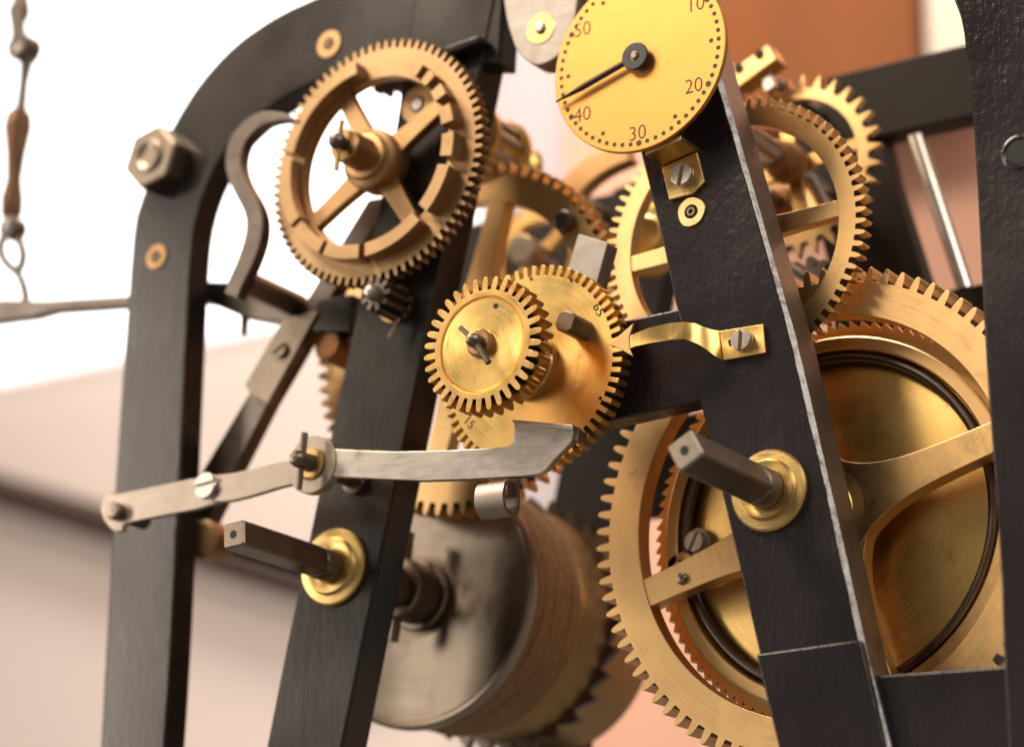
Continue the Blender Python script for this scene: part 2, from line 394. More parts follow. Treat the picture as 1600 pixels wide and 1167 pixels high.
# ================================================================== front iron frame
FT = 0.020
fr = thing('clock_frame', 'black painted cast iron front frame of the clock with arched legs', 'clock frame')
ZB = -0.262
def down(px, py, slope_px):          # continue an edge below the picture
    return P(px+slope_px*(1330-py), 1330)
outer = [P(*q) for q in ((148, 1330), (162, 1060), (180, 744), (200, 457), (203, 415), (210, 343), (224, 300), (243, 250), (266, 203), (308, 134), (364, 72), (428, 27), (484, 0), (560, -30), (650, -55), (790, -80))]
inner = [P(*q) for q in ((243, 1330), (264, 1008+60), (281, 744), (295, 457), (298, 410), (303, 360), (313, 318), (330, 275), (355, 230), (398, 187), (445, 152), (500, 124), (550, 108), (610, 100), (680, 98), (780, 100))]
N_ = 60
b = B(); b.ring(resample(smoothline(outer), N_), resample(smoothline(inner), N_), 0, FT, closed=False)
part('arched_leg', b, 'black_paint_worn', fr, bevel=0.0018)
def bar(name, quad, y0, y1, mats, bevel=0.0015, edge=None):
    b = B(); b.prism(quad, y0, y1); return part(name, b, mats, fr, bevel=bevel)
q = [P(*p) for p in ((557-0.205*269, 1330), (557, 1061), (687, 426), (763, 56), (791, -82), (660, -82), (619, 200), (557, 495), (450, 1002), (385, 1330))]
b = B(); b.prism(q, -0.001, FT+0.004); part('slanted_bar', b, 'black_paint_worn', fr, bevel=0.0018)
# short rib on that bar behind the count wheel
b = B(); b.prism([P(*p, -0.006) for p in ((700, 78), (757, 58), (760, 70), (703, 92))], -0.012, 0.0); part('rib', b, 'black_paint', fr, bevel=0.002)

# slanted bar on the right, with its worn edge as chamfer faces
ql = [P(*p) for p in ((965, 90), (1004, 248), (1034, 368), (1057, 478), (1095, 628), (1147, 846), (1186, 1015), (1262, 1330))]
qr = [P(*p) for p in ((1108, 62), (1142, 180), (1196, 368), (1241, 527), (1302, 790), (1354, 1026), (1432, 1330))]
qt = [P(1085, -60), P(928, -60)]
b = B()
side = qr; ch = 0.0017
inn = [(x-ch*1.0, z) for x, z in qr]
poly = ql[::-1]+[qt[1], (qt[0][0]-ch, qt[0][1])]+inn
b.prism(poly, -0.001, FT+0.004)
part('slanted_bar', b, 'black_paint', fr, bevel=0.0012)
qq = resample([qt[0]]+qr, 420)
b = B(); v = []; f = []
FTT = FT+0.004
rw = random.Random(3); wv = 0.0
for x, z in qq:
    wv = 0.92*wv+0.08*rw.uniform(-1, 1); nick = False
    c0 = ch*(1.0+0.9*wv)+(0.0006 if nick else 0); c1 = 0.0017*(1.0+0.9*wv)+(0.0006 if nick else 0)
    v += [(x-c0-0.0002, -0.0012, z), (x+0.0003, max(0.0004, c1), z), (x+0.0006, FTT, z), (x-ch-0.001, FTT, z)]
k = len(qq)
b.v = v
for i in range(k-1):
    b.f += [(4*i, 4*i+4, 4*i+5, 4*i+1), (4*i+1, 4*i+5, 4*i+6, 4*i+2), (4*i+2, 4*i+6, 4*i+7, 4*i+3), (4*i, 4*i+3, 4*i+7, 4*i+4)]; b.mi += [0, 1, 1, 1]
b.f += [(0, 1, 2, 3), (4*k-4, 4*k-1, 4*k-2, 4*k-3)]; b.mi += [1, 1]
part('worn_edge', b, ['worn_edge', 'bar_side'], fr, label='bare silvery edge where the black paint is worn off')
# block at its foot
b = B(); b.prism([P(*p, -0.004) for p in ((1180, 1021), (1343, 998), (1420, 1330), (1255, 1330))], -0.004, FT); part('foot_block', b, 'black_paint', fr, bevel=0.0015)
# cross arm that carries the wheel with the pointer
b = B(); b.prism([P(*p) for p in ((800, 535), (985, 497), (1070, 479), (1115, 620), (950, 657), (830, 682))], 0.001, FT-0.002); part('cross_arm', b, 'black_paint', fr, bevel=0.0015)
# right arched leg
inner = [P(*q) for q in ((1582, 1330), (1567, 1027), (1561, 866), (1539, 560), (1525, 283), (1516, 154), (1508, 85), (1503, 39), (1490, 0), (1470, -40), (1430, -90), (1360, -130), (1260, -150), (1085, -160))]
outer = [P(*q) for q in ((1700, 1330), (1688, 1027), (1680, 866), (1662, 560), (1648, 283), (1640, 154), (1634, 85), (1628, 30), (1610, -30), (1580, -90), (1530, -150), (1440, -210), (1300, -250), (1085, -265))]
b = B(); b.ring(resample(smoothline(outer), N_), resample(smoothline(inner), N_), 0, FT, closed=False)
part('arched_leg', b, 'black_paint', fr, bevel=0.0018)
b = B(); b.prism([P(*p) for p in ((928, -55), (1085, -55), (1100, -270), (900, -250))], 0.0006, FT); part('top_block', b, 'black_paint', fr, bevel=0.0015)
b = B(); b.prism([P(*p, 0.005) for p in ((1366, 1053), (1600, 1036), (1700, 1028), (1720, 1330), (1430, 1330))], 0.0055, FT+0.012); part('base_rail', b, 'black_paint', fr, bevel=0.002)
zz = P(300, 1330)[1]
# a hole in the right leg, with its lip
c = P(1592, 238); b = B(); b.lathe([(0, 0.0005), (0.007, 0.0005), (0.0085, -0.0009), (0.010, -0.0004), (0.0105, 0.001)], 32, c); b2 = B(); b2.lathe([(0, -0.0002), (0.0066, -0.0002), (0.0066, 0.003), (0, 0.003)], 24, c)
part('hole_lip', b, 'black_paint', fr); part('hole', b2, 'hole_dark', fr)
# hexagon bolt
c = P(258, 256); b = B()
hx = [(c[0]+0.0228*cos(rad(60*i+12)), c[1]+0.0228*sin(rad(60*i+12))) for i in range(6)]
b.prism(hx, -0.016, 0.001); part('hex_nut', b, 'steel_brown', fr, bevel=0.0024, seg=3)
b = B(); b.lathe([(0, -0.0150), (0.005, -0.0155), (0.0085, -0.0175), (0.0100, -0.0180), (0.0115, -0.0172), (0.0120, -0.0155)], 36, c); part('bolt_end', b, 'steel_brown', fr)
def bushing(c, r, rin, y=-0.001, mat='brass_brown', pin=True, irregular=0.0):
    b = B(); n = 40
    o_ = []; i_ = []
    for k in range(n):
        a = 2*pi*k/n; rr = r*(1+irregular*(sin(3*a+1)+0.6*sin(5*a)))
        o_.append((c[0]+rr*cos(a), c[1]+rr*sin(a))); i_.append((c[0]+rin*cos(a), c[1]+rin*sin(a)))
    b.ring(o_, i_, y-0.0012, y+0.002); p = part('bushing', b, mat, fr, bevel=0.0004)
    if pin:
        b = B(); b.lathe([(0, y-0.0004), (rin*0.25, y-0.0004), (rin*0.35, y-0.0018), (rin*0.62, y-0.0018), (rin*0.72, y-0.0004), (rin*0.8, y+0.002)], 24, c)
        part('pivot', b, 'steel_brown', fr)
        b = B(); b.lathe([(0, y+0.0008), (rin, y+0.0008), (rin, y+0.0022), (0, y+0.0022)], 24, c); part('pivot_hole', b, 'hole_dark', fr)
    return p
bushing(P(245, 402), 0.0085, 0.0042, 0.0)
bushing(P(515, 70), 0.0095, 0.0042, 0.0)
bushing(P(655, 165), 0.0125, 0.0055, -0.001)
bushing(P(1080, 331, -0.002), 0.0088, 0.0042, -0.001, 'brass_satin', irregular=0.025)

# lug and stub behind the left slanted bar
b = B(); b.prism([P(*q_, 0.04) for q_ in ((520, 478), (575, 470), (570, 528), (506, 528))], 0.024, 0.052); part('lug', b, 'black_paint_worn', fr, bevel=0.0015)
b = B(); c = P(532, 548, 0.045); b.lathe([(0, 0.030), (0.009, 0.030), (0.0105, 0.032), (0.0105, 0.060), (0, 0.060)], 28, c); b.box(c[0], c[0]+0.03, 0.036, 0.056, c[1]-0.004, c[1]+0.004); part('stub', b, 'rusty', fr)

# ================================================================== rear iron frame
RY = 0.25
rf = thing('clock_frame', 'dark iron rear frame behind the brass wheels', 'clock frame')
sh = lambda q: [(p[0], p[1]) for p in q]
b = B(); b.prism(ql[::-1]+[P(928, -60), P(1085, -60)]+qr, RY, RY+0.02); part('slanted_bar', b, 'black_rear', rf, bevel=0.0015)
q2 = [P(*p) for p in ((557-0.205*269, 1330), (557, 1061), (687, 426), (763, 56), (640, 100), (619, 200), (557, 495), (450, 1002), (385, 1330))]
b = B(); b.prism(q2, RY+0.0005, RY+0.02); part('slanted_bar', b, 'black_rear', rf, bevel=0.0015)
za, zb2 = P(1400, 95, RY-0.004)[1], P(1400, 207, RY-0.004)[1]
b = B(); b.box(P(1290, 120, RY-.004)[0], 0.35, RY-0.004, RY+0.016, zb2, za); part('cross_beam', b, 'black_rear', rf, bevel=0.0015)
z1, z2 = P(1500, 448, RY)[1], P(1500, 560, RY)[1]
b = B(); b.box(P(1300, 500, RY)[0], 0.35, RY+0.0012, RY+0.018, z2, z1); part('cross_beam', b, 'black_rear', rf, bevel=0.0015)
z1, z2 = P(820, 330, RY)[1], P(820, 440, RY)[1]
b = B(); b.box(P(690, 400, RY)[0], P(1330, 400, RY)[0], RY+0.0012, RY+0.018, z2, z1); part('cross_beam', b, 'black_rear', rf, bevel=0.0015)  # added dark beam; blocks the bright window from showing through the wheels
z1, z2 = P(1100, 640, RY)[1], P(1100, 790, RY)[1]
b = B(); b.box(P(960, 700, RY)[0], P(1430, 700, RY)[0], RY+0.0016, RY+0.0175, z2, z1); part('cross_beam', b, 'black_rear', rf, bevel=0.0015)  # beam put in so the gap inside the great wheel looks dark
b = B(); b.tube([P3(1431, 214, RY-0.012), P3(1509, 452, RY-0.012)], 0.0058, 14, flat=0.7); single('steel_stay', b, 'steel_bright', 'slim bright steel rod slanting below the rear cross beam', 'rod')

# ================================================================== wheels
def wheel(name, label, c, y, cat='gear wheel', group=None):
    return thing(name, label, cat, (c[0], y, c[1]), group)

# ---- great wheel on the right winding arbor
GA = P(1205, 768)
gw = wheel('great_wheel', 'largest brass gear wheel with four flared spokes behind the right slanted bar', GA, 0.056)
b = B(); gear(b, 88, 0.1448, 0.1362, 0.1160, 0, 0.013, phase=0.02); part('toothed_rim', b, 'brass_satin', gw, bevel=0.0005)
for k in range(4):
    b = B(); b.prism(spoke_poly(rad((15.5, 105.5, 196.5, -71.5)[k]), 0.016, 0.1175, 0.0190, 0.0170, 0.021, 0.0185, 28), 0.0003+0.0002*k, 0.0125); part('spoke', b, 'brass_satin', gw, bevel=0.0007)
b = B(); b.lathe([(0, -0.012), (0.016, -0.012), (0.019, -0.009), (0.0205, -0.004), (0.0225, -0.0015), (0.026, -0.0003), (0.030, 0.0006), (0.030, 0.012), (0, 0.012)], 56); part('hub', b, 'brass_wheel', gw)
# rivet and little screw on the left spoke
cc = (P(1065, 904, 0.056)[0]-GA[0], P(1065, 904, 0.056)[1]-GA[1])
b = B(); b.lathe([(0, -0.0022), (0.0026, -0.0018), (0.0035, -0.0004), (0.0035, 0.002)], 20, cc); part('rivet', b, 'steel_brown', gw)

# ---- ratchet, drum and click spring behind the great wheel
rd = wheel('winding_drum', 'brass rope drum with fine ratchet teeth behind the great wheel', GA, 0.078, 'drum')
b = B(); gear(b, 104, 0.1195, 0.1150, 0.1005, 0.004, 0.010, 'saw'); part('ratchet_ring', b, 'brass_wheel', rd, bevel=0.0003)
b = B(); b.lathe([(0.1005, 0.0045), (0.1005, -0.003), (0.1015, -0.004), (0.1075, -0.004), (0.1085, -0.003), (0.1085, 0.0045)], 120); part('raised_lip', b, 'brass_satin', rd)
b = B(); b.lathe([(0, 0.0035), (0.099, 0.0035), (0.1004, 0.004), (0.1004, 0.012), (0.093, 0.013), (0.093, 0.125), (0, 0.125)], 120); part('drum_body', b, 'brass_drum', rd)
b = B(); b.torus(0.0962, 0.0032, -0.0002, n=150, k=12); part('spring_ring', b, 'wire_black', rd, label='blackened round wire ring lying inside the drum edge')
cc = P(1085, 846, 0.075); cl = (cc[0]-GA[0], cc[1]-GA[1])
b = B(); b.lathe([(0, -0.0005), (0.0088, -0.0005), (0.0088, 0.006), (0, 0.006)], 28, cl); part('washer', b, 'steel', rd, bevel=0.0005)
screw(rd, cl, -0.0005, 0.0062, 0.004, 1.1)
cc = P(1060, 888, 0.072); c2 = (cc[0]-GA[0], cc[1]-GA[1])
b = B(); b.lathe([(0.0055, -0.004), (0.0095, -0.004), (0.0105, -0.003), (0.0105, 0.006), (0.0055, 0.006)], 28, c2); part('click_eye', b, 'brass_satin', rd)

def winding_arbor(label, A, sq, rot, fl, tip, mat):
    t = thing('winding_arbor', label, 'winding arbor', (A[0], 0, A[1]), 'square winding arbors')
    b = B(); h = sq/2; pts = []
    for k in range(4):
        a = rot+k*pi/2
        for s in (-1, 1):
            x, z = h, s*h*0.86
            pts.append((x*cos(a)-z*sin(a), x*sin(a)+z*cos(a)))
    # body, with a chamfered end around a small centre hole
    n = len(pts); rin = sq*0.16
    hole = [(rin*cos(atan2(p[1], p[0])), rin*sin(atan2(p[1], p[0]))) for p in pts]
    L0 = [(x, -0.016, z) for x, z in pts]; L1 = [(x, tip+0.0014, z) for x, z in pts]; L2 = [(x*0.88, tip, z*0.88) for x, z in pts]; v = L0+L1+L2; f = []
    for r in range(2):
        for i in range(n):
            j = (i+1) % n; f.append((r*n+i, r*n+j, (r+1)*n+j, (r+1)*n+i))
    f.append(tuple(2*n+i for i in range(n)))
    f.append(tuple(range(n))[::-1])
    b.add(v, f); part('square_shank', b, mat, t, smooth=20)
    b = B(); b.lathe([(0, tip-0.00012), (rin, tip-0.00012), (rin*1.05, tip+0.0005)], 24); part('centre_hole', b, 'hole_dark', t)
    b = B(); r = sq*0.66; b.lathe([(0, -0.020), (r*0.9, -0.020), (r, -0.018), (r, -0.002), (r, 0.070), (0, 0.070)], 40); part('round_shoulder', b, mat, t)
    b = B(); b.lathe([(r+0.0002, -0.001), (r+0.0002, -0.0065), (r+0.003, -0.0075), (fl*0.70, -0.0075), (fl*0.73, -0.0060), (fl*0.76, -0.0048), (fl*0.95, -0.0045), (fl, -0.0035), (fl, 0.001)], 72); part('flange', b, 'brass_plain', t)
    return t
winding_arbor('greasy steel winding square in a brass flange on the right slanted bar', GA, 0.0165, rad(28), 0.0228, -0.096, 'steel_aged')
LA = P(525, 887)
winding_arbor('brown steel winding square in a brass flange on the left slanted bar', LA, 0.0150, rad(4), 0.0236, -0.098, 'steel_brown')

# ---- left drum
ld = wheel('rope_drum', 'steel ended drum wound with brown rope behind the left slanted bar', LA, 0.090, 'drum')
b = B(); b.lathe([(0, 0), (0.078, 0), (0.080, -0.002), (0.0825, -0.0025), (0.0845, -0.001), (0.0845, 0.004), (0.081, 0.006), (0, 0.006)], 128); part('end_disc', b, 'steel_disc', ld)
b = B()
for k in range(9):
    R_ = 0.0765+random.uniform(-0.0008, 0.0006)
    b.tube([((R_+0.0004*sin(7*a_+k*2))*cos(a_), 0.0095+0.0066*k+0.0007*sin(3*a_+k), (R_+0.0004*sin(7*a_+k*2))*sin(a_)) for a_ in [2*pi*i/120 for i in range(121)]], 0.0038, 10)
part('rope', b, 'rope', ld, label='brown rope wound in tight turns')
b = B(); b.lathe([(0.073, 0.005), (0.073, 0.07), (0.074, 0.07), (0.076, 0.073), (0.078, 0.110), (0.078, 0.158), (0, 0.158)], 96); part('barrel', b, 'brass_brown', ld)
b = B(); gear(b, 30, 0.0865, 0.0775, 0.070, 0.100, 0.106, 'saw', 0.05); part('ratchet', b, 'steel_dark', ld, bevel=0.0003)
b = B(); b.lathe([(0, -0.056), (0.0125, -0.056), (0.0135, -0.055), (0.0135, -0.031), (0.0180, -0.030), (0.0195, -0.0285), (0.0195, -0.009), (0.0180, -0.008), (0.0180, -0.0065), (0.0220, -0.006), (0.0232, -0.005), (0.0232, -0.002), (0.021, -0.001), (0.026, -0.0005), (0.026, 0.002)], 48); part('sleeve', b, 'steel_brown', ld)
b = B(); b.tube([(0.0, -0.020, 0.012), (0.0030, -0.020, 0.0365)], 0.0040, 14); part('sleeve_pin', b, 'steel_brown', ld, bevel=0.0006)
b = B(); b.tube([(-0.004, -0.020, -0.014), (-0.007, -0.020, -0.032)], 0.0036, 12); part('sleeve_pin', b, 'steel_brown', ld, bevel=0.0006)
for a, r in ((85, 0.055), (60, 0.062)):
    b = B(); b.lathe([(0, -0.0006), (0.0028, -0.0006), (0.0028, 0.001)], 16, (r*cos(rad(a)), r*sin(rad(a)))); part('disc_hole', b, 'hole_dark', ld)

# ---- second great wheel, behind the left slanted bar
KA = (-0.1998, 0.0804)
kw = wheel('strike_train_gear', 'large brass gear wheel half hidden behind the left slanted bar', KA, 0.066)
b = B(); gear(b, 75, 0.1160, 0.1080, 0.0900, 0, 0.012, phase=0.03); part('toothed_rim', b, 'brass_satin', kw, bevel=0.0005)
for k in range(4):
    b = B(); b.prism(spoke_poly(rad(75+90*k), 0.014, 0.091, 0.017, 0.014, 0.006, 0.014), 0.0003+0.0002*k, 0.0115); part('spoke', b, 'brass_satin', kw, bevel=0.0006)
b = B(); b.lathe([(0, -0.004), (0.018, -0.004), (0.021, -0.002), (0.021, 0.013), (0, 0.013)], 40); part('hub', b, 'brass_wheel', kw)
for a in (39, -68, 128, 218):
    cc = (0.0985*cos(rad(a)), 0.0985*sin(rad(a))); b = B(); b.lathe([(0, -0.007), (0.005, -0.007), (0.0065, -0.0055), (0.0065, 0.001)], 24, cc); part('stud', b, 'steel_dark', kw)
# its arbor comes through the bar and ends in a small pinion
b = B(); b.lathe([(0, -0.079), (0.006, -0.079), (0.006, 0.19), (0, 0.19)], 24); part('arbor', b, 'steel', kw)
PA = P(612, 474)
b = B(); b.lathe([(0.0062, -0.070), (0.0115, -0.070), (0.0125, -0.069), (0.0125, -0.060)], 36, off([P(620, 478)], KA)[0]); part('bushing', b, 'brass_brown', kw)
b = B(); gear(b, 9, 0.0108, 0.0066, 0.0015, -0.096, -0.070, 'leaf'); part('pinion', b, 'steel_dark', kw, bevel=0.0004)
b = B(); b.lathe([(0, -0.104), (0.003, -0.1035), (0.0046, -0.102), (0.005, -0.099), (0.005, -0.094)], 20); part('pinion_end', b, 'steel', kw)
b = B(); b.tube([(0.0025, -0.074, -0.009), (-0.0035, -0.076, -0.0215)], 0.0012, 8); part('cotter_pin', b, 'steel_bright', kw)

# ---- lantern pinion above it
LN = P(655, 165)
lp = wheel('lantern_pinion', 'brass lantern pinion with round steel bars above the half hidden wheel', LN, 0.055, 'pinion')
b = B(); b.lathe([(0, -0.058), (0.004, -0.058), (0.004, 0.195), (0, 0.195)], 20); part('arbor', b, 'steel', lp)
for y in (0.0, 0.036):
    b = B(); b.lathe([(0.004, y), (0.021, y), (0.0225, y+0.001), (0.0225, y+0.005), (0.021, y+0.006), (0.004, y+0.006)], 40); part('end_plate', b, 'brass_bright', lp)
for k in range(9):
    a = 2*pi*k/9; b = B(); b.tube([(0.0165*cos(a), 0.0055, 0.0165*sin(a)), (0.0165*cos(a), 0.0365, 0.0165*sin(a))], 0.0032, 12); part('bar', b, 'steel_bright', lp)
b = B(); b.lathe([(0.004, 0.042), (0.012, 0.043), (0.0145, 0.049), (0.012, 0.055), (0.010, 0.058), (0.013, 0.061), (0.0145, 0.067), (0.011, 0.073), (0.004, 0.074)], 40); part('turned_hub', b, 'brass_bright', lp)
sb_ = P(915, 255, 0.15)
b = B(); b.prism(off(smoothline([P(*q_, 0.15) for q_ in ((862, 300), (890, 268), (925, 240), (975, 222))], 4)+smoothline([P(*q_, 0.15) for q_ in ((985, 250), (945, 268), (912, 295), (890, 330))], 4), sb_), 0, 0.012)
o = single('brass_strap', b, 'brass_brown', 'curved brass strap behind the round dial', 'strap', bevel=0.001); o.location = (sb_[0], 0.15, sb_[1])

# ---- blurred brass pieces deep in the train
RW = P(838, 402, 0.165)
rw_ = wheel('rear_train_gear', 'small blurred brass gear deep behind the half hidden wheel', RW, 0.165)
b = B(); gear(b, 36, 0.0400, 0.0350, 0.0260, 0, 0.008); part('toothed_rim', b, 'brass_wheel', rw_)
for k in range(4):
    b = B(); b.prism(spoke_poly(rad(40+90*k), 0.004, 0.027, 0.009, 0.008), 0.0003+0.0002*k, 0.0075); part('spoke', b, 'brass_wheel', rw_)
b = B(); b.lathe([(0, -0.02), (0.009, -0.02), (0.010, -0.018), (0.010, 0.012), (0.005, 0.013), (0.005, 0.088), (0, 0.088)], 28); part('arbor', b, 'steel_bright', rw_)
RH = P(1012, 372, 0.12)
rh = wheel('turned_brass_hub', 'turned brass hub glowing behind the left rim of the thin rimmed wheel', RH, 0.12, 'hub')
b = B(); b.lathe([(0, -0.006), (0.012, -0.006), (0.016, -0.002), (0.0235, 0.0), (0.0245, 0.002), (0.0245, 0.009), (0.018, 0.012), (0.013, 0.02), (0.013, 0.03), (0, 0.03)], 48); part('hub_body', b, 'brass_drum', rh)
b = B(); b.lathe([(0, 0.02), (0.0045, 0.02), (0.0045, 0.135), (0, 0.135)], 20); part('arbor', b, 'steel_bright', rh)

# ---- centre wheel behind the right slanted bar
CA = (0.0060, 0.0998)
cw = wheel('centre_wheel', 'thin rimmed brass gear wheel behind the right slanted bar below the dial', CA, 0.040)
b = B(); gear(b, 76, 0.0862, 0.0797, 0.0688, 0, 0.0085, phase=0.01); part('toothed_rim', b, 'brass_satin', cw, bevel=0.0004)
for k in range(4):
    b = B(); b.prism(spoke_poly(rad(3.5+90*k), 0.010, 0.0698, 0.0115, 0.0100, 0.004, 0.01), 0.0003+0.0002*k, 0.0080); part('spoke', b, 'brass_satin', cw, bevel=0.0005)
b = B(); b.lathe([(0, -0.004), (0.013, -0.004), (0.015, -0.002), (0.015, 0.010), (0, 0.010)], 40); part('hub', b, 'brass_wheel', cw)
b = B(); b.lathe([(0, -0.04), (0.0062, -0.04), (0.0062, 0.215), (0, 0.215)], 24); part('arbor', b, 'steel_bright', cw)
b = B(); gear(b, 10, 0.0185, 0.0115, 0.004, 0.098, 0.124, 'leaf', 0.2); part('pinion', b, 'steel_dark', cw, bevel=0.0005)
# ---- brass wheel further back on the same train
MA = P(1228, 322, 0.20)
mw = wheel('rear_gear', 'small blurred brass gear wheel glimpsed through the thin rimmed wheel', MA, 0.20)
b = B(); gear(b, 24, 0.0295, 0.0240, 0.005, 0, 0.009, 'square'); part('toothed_disc', b, 'brass_satin', mw, bevel=0.0004)
b = B(); b.lathe([(0, -0.012), (0.008, -0.012), (0.010, -0.010), (0.010, 0.02), (0, 0.02)], 32); part('hub', b, 'rusty', mw)
b = B(); b.lathe([(0, -0.03), (0.0042, -0.03), (0.0042, 0.055), (0, 0.055)], 20); part('arbor', b, 'steel', mw)

# ---- escape wheel on the dial arbor
DA = (-0.0188, 0.1938)
ew = wheel('escape_wheel', 'brass escape wheel with long pointed teeth behind the dial', DA, 0.170)
b = B(); gear(b, 32, 0.0625, 0.0535, 0.0462, 0, 0.006, 'spike', 0.04); part('toothed_rim', b, 'brass_satin', ew, bevel=0.0004)
for k in range(4):
    b = B(); b.prism(spoke_poly(rad(8+90*k), 0.006, 0.047, 0.009, 0.008), 0.0003+0.0002*k, 0.0055); part('spoke', b, 'brass_wheel', ew)
b = B(); b.lathe([(0, -0.150), (0.0075, -0.150), (0.0075, -0.02), (0.0065, -0.019), (0.0065, 0.085), (0, 0.085)], 24); part('arbor', b, 'steel_bright', ew)
b = B(); b.lathe([(0.0066, -0.026), (0.0100, -0.025), (0.0108, -0.020), (0.0108, -0.012), (0.0135, -0.011), (0.0135, -0.004), (0.0090, -0.002), (0.0066, 0.0)], 36); part('collar', b, 'rusty', ew)
b = B(); b.lathe([(0.0066, 0.070), (0.0100, 0.071), (0.0105, 0.080), (0.0066, 0.082)], 28); part('collar', b, 'rusty', ew)
b = B(); b.tube([P3(1246, 236, 0.19), P3(1284, 312, 0.19), P3(1310, 362, 0.19)], 0.0042, 14); single('rear_stay_rod', b, 'steel_bright', 'thin steel rod slanting behind the rusty collar of the escape wheel', 'rod')
# ---- pallet block over the escape wheel
pl = thing('pallet_anchor', 'brass pallet block with screw holes above the escape wheel', 'anchor', (P(1180, 100, 0.15)[0], 0.15, P(1180, 100, 0.15)[1]))
c0 = P(1180, 100, 0.15)
blk = [(p[0]-c0[0], p[1]-c0[1]) for p in (P(1140, 112, 0.15), P(1200, 70, 0.15), P(1214, 92, 0.15), P(1152, 138, 0.15))]
b = B(); b.prism(blk, 0, 0.016); part('block', b, 'brass_plain', pl, bevel=0.0012)
for q_ in ((1155, 108), (1187, 86)):
    cc = off([P(*q_, 0.15)], c0)[0]; b = B(); b.lathe([(0, -0.0006), (0.0035, -0.0006), (0.0035, 0.001)], 16, cc); part('screw_hole', b, 'hole_dark', pl)
b = B(); b.prism(off([P(*q_, 0.156) for q_ in ((1184, 108), (1200, 104), (1212, 135), (1196, 146))], c0), 0.005, 0.012); part('pallet', b, 'steel_bright', pl, bevel=0.0008)
b = B(); b.prism(off([P(*q_, 0.156) for q_ in ((1120, 120), (1150, 100), (1160, 180), (1130, 180))], c0), 0.003, 0.014); part('arm', b, 'brass_brown', pl, bevel=0.0008)
b = B(); b.tube([(-0.004, 0.01, 0.0), (-0.004, 0.11, 0.0)], 0.005, 16); part('arbor', b, 'steel', pl)

# ---- wheel with the pointer, and the small pinion wheel in front of it
WA = (-0.0946, 0.0197)
ww = wheel('notched_disc_wheel', 'solid brass gear disc stamped with numbers in front of the black cross arm', WA, -0.020)
b = B(); gear(b, 62, 0.0616, 0.0553, 0.004, 0, 0.0100, 'square', 0.02); part('toothed_disc', b, 'brass_bright', ww, bevel=0.0003)
b = B(); b.lathe([(0.006, -0.041), (0.0125, -0.041), (0.0125, -0.020), (0.0150, -0.019), (0.0165, -0.017), (0.0165, -0.010), (0.0190, -0.009), (0.0200, -0.0075), (0.0200, -0.003), (0.0185, -0.001), (0.0185, 0.001)], 56); part('hub', b, 'bronze_hub', ww)
b = B(); b.lathe([(0, -0.044), (0.0058, -0.044), (0.0058, 0.036), (0, 0.036)], 24); part('arbor', b, 'steel', ww)
cc = off([P(912, 517, -0.02)], WA)[0]
b = B(); r = 0.0068; pin = [(cc[0]+r*cos(rad(a))*(1 if 0 else 1), cc[1]+r*sin(rad(a))) for a in (10, 40, 100, 130, 190, 220, 280, 310)]
b.prism(pin, -0.0205, 0.001); part('stop_pin', b, 'steel_brown', ww, bevel=0.0007)
for q_ in ((830, 436), (893, 438), (938, 622)):
    h_ = off([P(*q_, -0.02)], WA)[0]; b = B(); b.lathe([(0, -0.0002), (0.0011, -0.0002), (0.0011, 0.001)], 14, h_); part('dot_hole', b, 'hole_dark', ww)
def text_part(s, size, c, ang, y, mat, parent, name='numeral', weight=0.0, depth=0.0003, fx=1.0):
    cu = bpy.data.curves.new('numeral', 'FONT'); cu.body = s; cu.size = size; cu.align_x = 'CENTER'; cu.align_y = 'CENTER'; cu.extrude = depth; cu.offset = weight; cu.resolution_u = 4
    ob = bpy.data.objects.new('numeral', cu); me = bpy.data.meshes.new_from_object(ob)
    bpy.data.objects.remove(ob); bpy.data.curves.remove(cu)
    ca, sa = cos(ang), sin(ang)
    for v_ in me.vertices:
        x, z, d = v_.co.x*fx, v_.co.y, v_.co.z
        v_.co = (c[0]+x*ca-z*sa, y-d, c[1]+x*sa+z*ca)
    me.materials.clear(); me.materials.append(MATS[mat]); me.name = name
    o = bpy.data.objects.new(name, me); COL.objects.link(o); o.parent = parent; return o
text_part('65', 0.0085, off([P(935, 484, -0.02)], WA)[0], rad(-62), -0.0001, 'engraving', ww, weight=-0.00018)
text_part('15', 0.0085, off([P(733, 660, -0.02)], WA)[0], rad(-50), -0.0001, 'engraving', ww, weight=-0.00018)

sw = wheel('small_gear', 'small bright brass gear with long teeth pinned in front of the stamped disc', WA, -0.0705)
b = B(); gear(b, 34, 0.0398, 0.0318, 0.0285, 0, 0.0130, 'leaf', 0.05); part('toothed_rim', b, 'brass_wheel', sw, bevel=0.0004)
b = B(); b.lathe([(0, 0.0004), (0.027, 0.0004), (0.0276, 0.0014), (0.0282, 0.0014), (0.0286, 0.0002), (0.0286, 0.010), (0, 0.010)], 80); part('face_disc', b, 'brass_bright', sw)
b = B(); b.lathe([(0.0042, -0.0040), (0.0070, -0.0040), (0.0082, -0.0030), (0.0086, 0.0006)], 36); part('collar', b, 'bronze_hub', sw)
b = B(); b.lathe([(0, -0.0135), (0.0022, -0.0130), (0.0038, -0.0112), (0.0044, -0.0090), (0.0042, -0.0065), (0.0040, 0.030), (0, 0.030)], 24); part('arbor_end', b, 'steel_brown', sw)
b = B(); b.tube([(-0.0088, -0.0088, 0.0088), (0.0005, -0.0088, 0.0), (0.0105, -0.0086, -0.0150)], [0.0014, 0.0017, 0.0019], 10); part('cotter_pin', b, 'steel_brown', sw)
cc = off([P(774, 478, -0.0705)], WA)[0]; b = B(); b.lathe([(0, 0.0002), (0.0016, 0.0002), (0.0016, 0.001)], 16, cc); part('dot_hole', b, 'hole_dark', sw)

